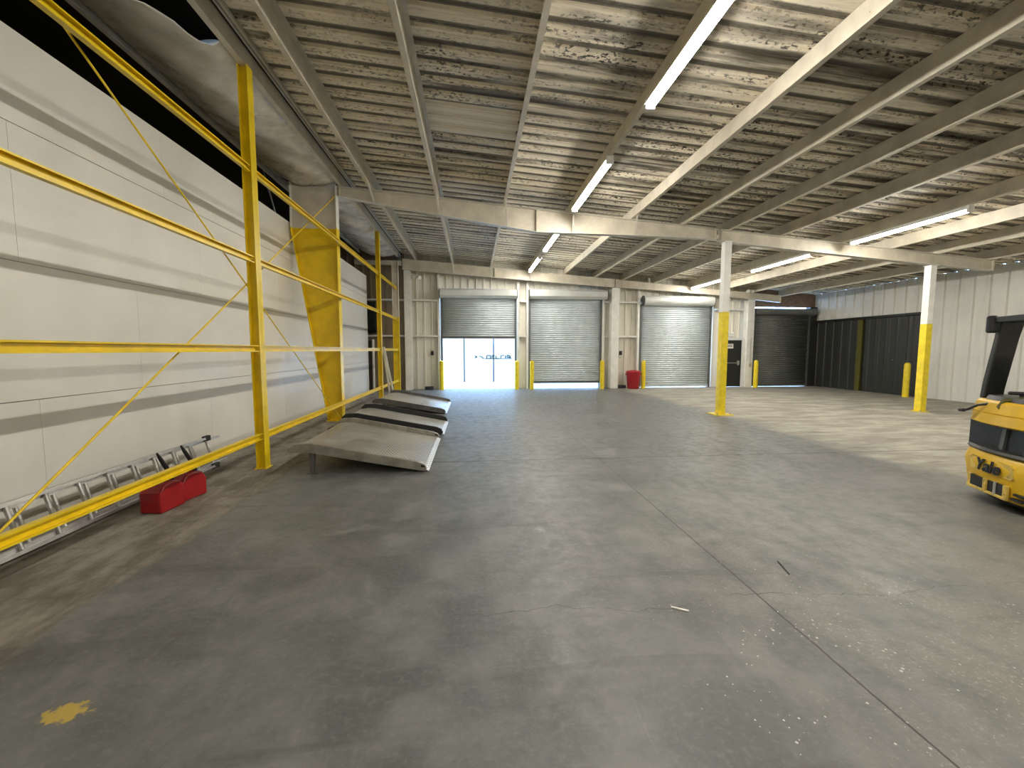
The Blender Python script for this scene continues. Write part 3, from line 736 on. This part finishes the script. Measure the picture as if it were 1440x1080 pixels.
# ------------------------------------------------------------------ ladder and fuel cans
lad = thing('extension_ladder', 'long aluminium extension ladder lying on its side along the white wall', 'ladder', (-3.55, 0, 0))
B0, T0 = Vector((0, 0, .035)), Vector((-.10, 0, .415))
dirv = (T0 - B0).normalized(); nrm = Vector((dirv.z, 0, -dirv.x))
for sec, (off, ya, yb) in enumerate(((0, -1.5, 5.98), (.045, -1.2, 6.35))):
    for nm, P in (('side_rail', B0 + dirv * (0 if sec == 0 else .03)), ('side_rail', T0 - dirv * (0 if sec == 0 else .03))):
        mb = MB(); mb.bar(P - nrm * off + Vector((0, ya, 0)), P - nrm * off + Vector((0, yb, 0)), .03, .062, M['alu'], up=nrm); mb.build(nm, lad)
    y = ya + .16 + .11 * sec
    while y < yb - .05:
        mb = MB(); mb.tube([B0 - nrm * off + Vector((0, y, 0)), T0 - nrm * off + Vector((0, y, 0))], .017, M['alu'], 8, caps=False); mb.build('rung', lad, smooth=40)
        y += .305
for P in (B0, T0): MB().bar(P + Vector((0, 5.98, 0)), P + Vector((0, 6.10, 0)), .045, .07, M['rubber']).build('rubber_foot', lad)

def fuelcan(x, y, rz, label):
    c = thing('fuel_can', label, 'fuel can', (x, y, 0), rz, group='red fuel cans by the lowest girt')
    prof = [(-.15, .0), (.15, 0), (.155, .02), (.155, .19), (.11, .27), (.02, .295), (-.10, .285), (-.155, .21), (-.155, .02)]
    MB().prism(prof, -.11, .11, XZ, M['red']).build('body', c, bevel=.022)
    mb = MB(); mb.tube([(-.09, 0, .27), (-.07, 0, .335), (.02, 0, .345), (.07, 0, .275)], .018, M['red'], 10); mb.build('handle', c, smooth=40)
    MB().lathe([(.035, 0), (.035, .05), (.028, .055)], (.10, 0, .262), M['black'], 16).build('spout_collar', c, smooth=40)
    mb = MB(); mb.tube([(.10, 0, .30), (.07, 0, .40), (.0, 0, .52), (-.035, 0, .585)], [.024, .022, .018, .010], M['black'], 12); mb.build('spout', c, smooth=40)
fuelcan(-3.17, 4.50, math.radians(84), 'red fuel can with a black spout, nearer the viewer of the pair')
fuelcan(-3.16, 4.84, math.radians(78), 'red fuel can with a black spout, nearer the tall yellow post')

# small litter and ceiling cable
o = MB().bar((1.235, 2.425, .004), (1.325, 2.375, .004), .012, .006, M['pwhite']).build('paper_strip'); tag(o, 'small white paper strip lying on the grey floor', 'litter')
o = MB().bar((2.32, 2.90, .004), (2.27, 2.72, .004), .007, .006, M['mark']).build('wood_splinter'); tag(o, 'thin dark splinter lying on the floor beside the saw joint', 'litter')
pts = [(x, 8.75 - .12 * (x + 1.5), zr(x) + .14 - .012 * math.sin(x * 5)) for x in [-2.2 + .25 * k for k in range(13)]]
o = MB().tube(pts, .006, M['cream2'], 6).build('ceiling_cable'); tag(o, 'thin pale cable strung across the purlins before the deep rafter', 'cable')

# ------------------------------------------------------------------ forklift
fd = (.9153, -.4027); ang = math.atan2(fd[1], fd[0])
ox, oy = 5.58 - .4027 * .43, 4.19 - .9153 * .43
F = thing('forklift', 'yellow forklift truck with a black overhead guard, rear end toward the room', 'forklift', (ox, oy, 0), ang)
def plan(xr, hw, rad=.17, fr=1.25, bulge=.05, n=7):
    pts = []
    for k in range(n + 1):                      # rear edge, bulged in the middle
        yv = -(hw - rad) + 2 * (hw - rad) * k / n
        pts.append((xr - bulge * (1 - (yv / (hw - rad)) ** 2), yv))
    for k in range(1, 7):
        a = PI / 2 * k / 6; pts.append((xr + rad - rad * math.cos(a), hw - rad + rad * math.sin(a)))
    pts.append((fr, hw)); pts.append((fr, -hw))
    for k in range(6, 0, -1):
        a = PI / 2 * k / 6; pts.append((xr + rad - rad * math.cos(a), -(hw - rad) - rad * math.sin(a)))
    return pts
def loft(name, levels, mat, parent, smooth=35, mats=None):
    mb = MB(); n = len(levels[0][1]); vs = []; fs = []
    for z, pl in levels: vs += [(x, y, z if not callable(z) else z(x, y)) for x, y in pl]
    for i in range(len(levels) - 1):
        for k in range(n): fs.append((i * n + k, i * n + (k + 1) % n, (i + 1) * n + (k + 1) % n, (i + 1) * n + k))
    fs.append(tuple(range(n - 1, -1, -1))); fs.append(tuple((len(levels) - 1) * n + k for k in range(n)))
    return mb.add(vs, fs, mat).build(name, parent, smooth=smooth)
loft('under_skirt', [(.06, plan(.10, .48)), (.10, plan(.05, .51)), (.125, plan(.04, .51))], M['rubber'], F)
cw = loft('counterweight', [(.10, plan(.05, .52)), (.14, plan(.015, .535)), (.30, plan(.0, .55)), (.42, plan(-.02, .555)), (.52, plan(.0, .54)), (.545, plan(.02, .53))], M['flY'], F)
loft('bumper_lip', [(.545, plan(.0, .535)), (.565, plan(-.015, .54)), (.59, plan(.0, .53)), (.60, plan(.03, .51))], M['blackmetal'], F)
gr = MB().box(.030, .9, -.47, .47, .58, .86, M['black']).build('radiator_recess', F)
for yv in (.29, -.02, -.33): MB().bar((.022, yv, .595), (.022, yv - (.04 if yv < 0 else 0), .84), .03, .05, M['rail']).build('grille_post', gr)
mb = MB()
pp = plan(.0, .54)
for s in (-1, 1):
    side = [p for p in pp if p[1] * s > .46]
    if s < 0: side = side[::-1] if side[0][0] > side[-1][0] else side
    if side[0][0] > side[-1][0]: side = side[::-1]
    mb.prism(side + [(1.25, s * .44), (.2, s * .44), (.12, s * .455)], .58, .86, XY, M['flY'])
mb.build('side_pillar', F, smooth=30)
loft('hood', [(.83, plan(.03, .53)), (.85, plan(.0, .54)), (.95, plan(.01, .54)), (.955, plan(.022, .535)), (.963, plan(.012, .54)), (1.07, plan(.03, .53)), (1.09, plan(.055, .51))], M['flY'], F)
loft('deck_top', [(1.09, plan(.08, .49)), (1.135, plan(.10, .48))], M['blackmetal'], F)
# raised badge plate and its lettering, facing the rear
bp = MB(); pl = [(-.27, .34), (-.29, .36), (-.285, .46), (-.25, .485), (.25, .485), (.30, .46), (.30, .37), (.26, .34)]
bx = lambda y: -.05 * (1 - (y / .37) ** 2) - .024
vs = [(bx(u), u, w) for u, w in pl] + [(bx(u) + .05, u, w) for u, w in pl]; n8 = len(pl)
bp.add(vs, [tuple(range(n8))] + [(i, n8 + i, n8 + (i + 1) % n8, (i + 1) % n8) for i in range(n8)], M['flYd'])
plate = bp.build('badge_plate', cw)
cu = bpy.data.curves.new('badge_text', 'FONT'); cu.body = 'Yale'; cu.size = .175; cu.shear = .22; cu.offset = .0045; cu.extrude = .004; cu.align_x = 'CENTER'; cu.resolution_u = 4
to = bpy.data.objects.new('badge_text', cu); COL.objects.link(to)
bpy.context.view_layer.update()
dg = bpy.context.evaluated_depsgraph_get(); tm = bpy.data.meshes.new_from_object(to.evaluated_get(dg)); tm.name = 'badge_lettering'
bpy.data.objects.remove(to)
tm.materials.clear(); tm.materials.append(M['black'])
for v in tm.vertices:                            # wrap the letters round the bulged casting
    u, w, h = v.co; yy = -u * 1.08
    v.co = (bx(yy) - .006 - h, yy, w + .355)
tm.flip_normals()
lt = bpy.data.objects.new('badge_lettering', tm); COL.objects.link(lt); lt.parent = plate
# tow pin recess
mb = MB(); mb.box(-.058, -.02, -.21, .25, .155, .27, M['black']); rec = mb.build('tow_recess', cw)
MB().box(-.075, -.05, -.005, .035, .15, .275, M['flYd']).build('recess_rib', rec)
MB().lathe([(.014, .15), (.014, .28)], (-.060, -.11, 0), M['galv'], 14).build('tow_pin', rec, smooth=40)
mb = MB(); mb.box(-.066, -.03, -.25, .29, .125, .157, M['flYd']); mb.box(-.06, -.03, -.25, -.20, .15, .275, M['flYd']); mb.box(-.06, -.03, .24, .29, .15, .275, M['flYd']); mb.build('recess_rim', rec, bevel=.008)
for z, a, b in ((.20, -.42, -.30), (.15, -.40, -.27)): MB().box(-.036, .01, a, b, z, z + .022, M['black']).build('step_slot', rec)
# guard
g = MB()
def leg(s):
    m = MB(); A = [(.10, 1.09), (.27, 1.09), (.28, 1.20), (.36, 1.75), (.40, 1.95), (.20, 1.95), (.18, 1.75), (.12, 1.30)]
    m.prism(A, s * .465 - .035, s * .465 + .035, XZ, M['blackmetal']); return m.build('guard_leg', F, bevel=.012)
leg(1); leg(-1)
for s in (-1, 1):
    m = MB(); m.tube([(1.75, s * .45, .75), (1.72, s * .45, 1.3), (1.55, s * .45, 1.85), (1.45, s * .45, 1.95)], .045, M['blackmetal'], 10); m.build('guard_leg', F, smooth=40)
m = MB()
for s in (-1, 1): m.box(.15, 1.55, s * .45 - .035, s * .45 + .035, 1.92, 1.985, M['blackmetal'])
for k in range(9): m.box(.40 + .135 * k, .44 + .135 * k, -.44, .44, 1.94, 1.965, M['blackmetal'])
m.box(.14, .22, -.48, .48, 1.92, 1.985, M['blackmetal']); m.box(1.48, 1.55, -.48, .48, 1.915, 1.985, M['blackmetal'])
m.build('overhead_guard', F, bevel=.01)
for s in (-1, 1):
    m = MB(); m.tube([(.14, s * .47, 1.81), (.14, s * .47, 1.825), (.14, s * .47, 1.985), (.14, s * .47, 2.0)], [.03, .045, .045, .03], M['black'], 12); m.build('rear_lamp', F, smooth=40)
wl = MB().box(.17, .25, -.16, .02, 1.85, 1.925, M['black']).build('work_lamp', F, bevel=.008)
MB().box(.162, .171, -.145, .005, 1.862, 1.913, M['galv']).build('lamp_glass', wl)
# seat, steering, hose
m = MB(); m.box(.55, 1.05, -.25, .25, 1.10, 1.24, M['black']); m.build('seat', F, bevel=.04)
m = MB(); m.prism([(.42, 1.16), (.56, 1.18), (.48, 1.50), (.43, 1.56), (.36, 1.54), (.35, 1.46)], -.24, .24, XZ, M['black']); m.build('seat_back', F, bevel=.03)
m = MB(); m.box(.20, .42, -.42, .12, 1.125, 1.18, M['black']); m.tube([(.16, .18, 1.17), (.2, .0, 1.18), (.2, -.4, 1.18)], .02, M['black'], 8); m.build('tank_cradle', F, bevel=.015)
m = MB(); m.tube([(.18, -.10, 1.15), (.12, .06, 1.10), (.02, .14, 1.06), (-.05, .24, 1.03), (-.07, .33, .975), (-.07, .40, .95), (-.07, .46, .945)], .014, M['black'], 8); m.tube([(-.07, .41, .95), (-.07, .475, .945)], .021, M['black'], 8); m.build('latch_handle', F, smooth=40)
m = MB(); m.tube([(.14, -.06, 1.14), (.0, -.02, 1.10), (-.02, 0, 1.04), (-.005, -.03, .99)], [.014, .02, .02, .014], M['olive'], 8); m.build('hose_end', F, smooth=40)
m = MB(); m.tube([(1.35, 0, 1.0), (1.25, 0, 1.28)], .03, M['black'], 8); m.tube([(1.25 + .17 * math.cos(a) * .4, .17 * math.sin(a), 1.28 + .17 * math.cos(a) * .9) for a in [2 * PI * k / 20 for k in range(21)]], .014, M['black'], 8); m.build('steering_wheel', F, smooth=40)
MB().box(1.2, 1.75, -.46, .46, .35, .95, M['flY']).build('cowl', F, bevel=.03)
MB().box(.9, 1.7, -.5, .5, .22, .42, M['blackmetal']).build('chassis', F, bevel=.02)
for x, r, w in ((.42, .22, .40), (1.72, .31, .43)):
    for s in (-1, 1):
        m = MB(); pr = [(r * .5, -.09), (r * .93, -.09), (r, -.06), (r, .06), (r * .93, .09), (r * .5, .09)]
        m.lathe([(a, b) for a, b in pr], (0, 0, 0), M['rubber'], 26); o = m.build('wheel', F, smooth=35)
        o.matrix_local = Matrix.Translation((x, s * w, r)) @ Matrix.Rotation(PI / 2, 4, 'X')
        h = MB().lathe([(r * .5, -.07), (r * .35, .07)], (0, 0, 0), M['pwhite'], 18).build('hub', o)
m = MB()
for s in (-1, 1): m.box(2.02, 2.12, s * .32 - .04, s * .32 + .04, .08, 2.15, M['blackmetal'])
for z in (.35, 1.2, 2.08): m.box(2.03, 2.10, -.32, .32, z, z + .09, M['blackmetal'])
m.build('mast', F, bevel=.006)
MB().box(2.13, 2.19, -.48, .48, .16, .60, M['blackmetal']).build('fork_carriage', F)
for s in (-1, 1):
    MB().prism([(2.19, .62), (2.19, .04), (3.2, .04), (3.2, .05), (2.24, .09), (2.24, .62)], s * .28 - .06, s * .28 + .06, XZ, M['blackmetal']).build('fork', F)

# ------------------------------------------------------------------ light, camera
w = bpy.data.worlds.new('sky'); SC.world = w; w.use_nodes = True
bg = w.node_tree.nodes['Background']; bg.inputs[0].default_value = (.36, .60, 1., 1); bg.inputs[1].default_value = 7.5
F_PX = 590.
cam = bpy.data.cameras.new('camera'); co = bpy.data.objects.new('camera', cam); COL.objects.link(co)
cam.sensor_width = 36; cam.lens = F_PX / 1440 * 36; cam.clip_start = .05; cam.clip_end = 200
co.location = (0, 0, 1.62)
co.rotation_euler = (PI / 2 - math.radians(4.6029), 0, -math.radians(5.3087))
SC.camera = co
vs_ = SC.view_settings; vs_.view_transform = 'Standard'; vs_.look = 'None'; vs_.gamma = 1; vs_.exposure = 1.48; vs_.use_curve_mapping = False
SC.display_settings.display_device = 'sRGB'
cy = SC.cycles; cy.use_denoising = True; cy.max_bounces = 8; cy.diffuse_bounces = 5; cy.glossy_bounces = 4; cy.sample_clamp_indirect = 6; cy.caustics_reflective = False; cy.caustics_refractive = False
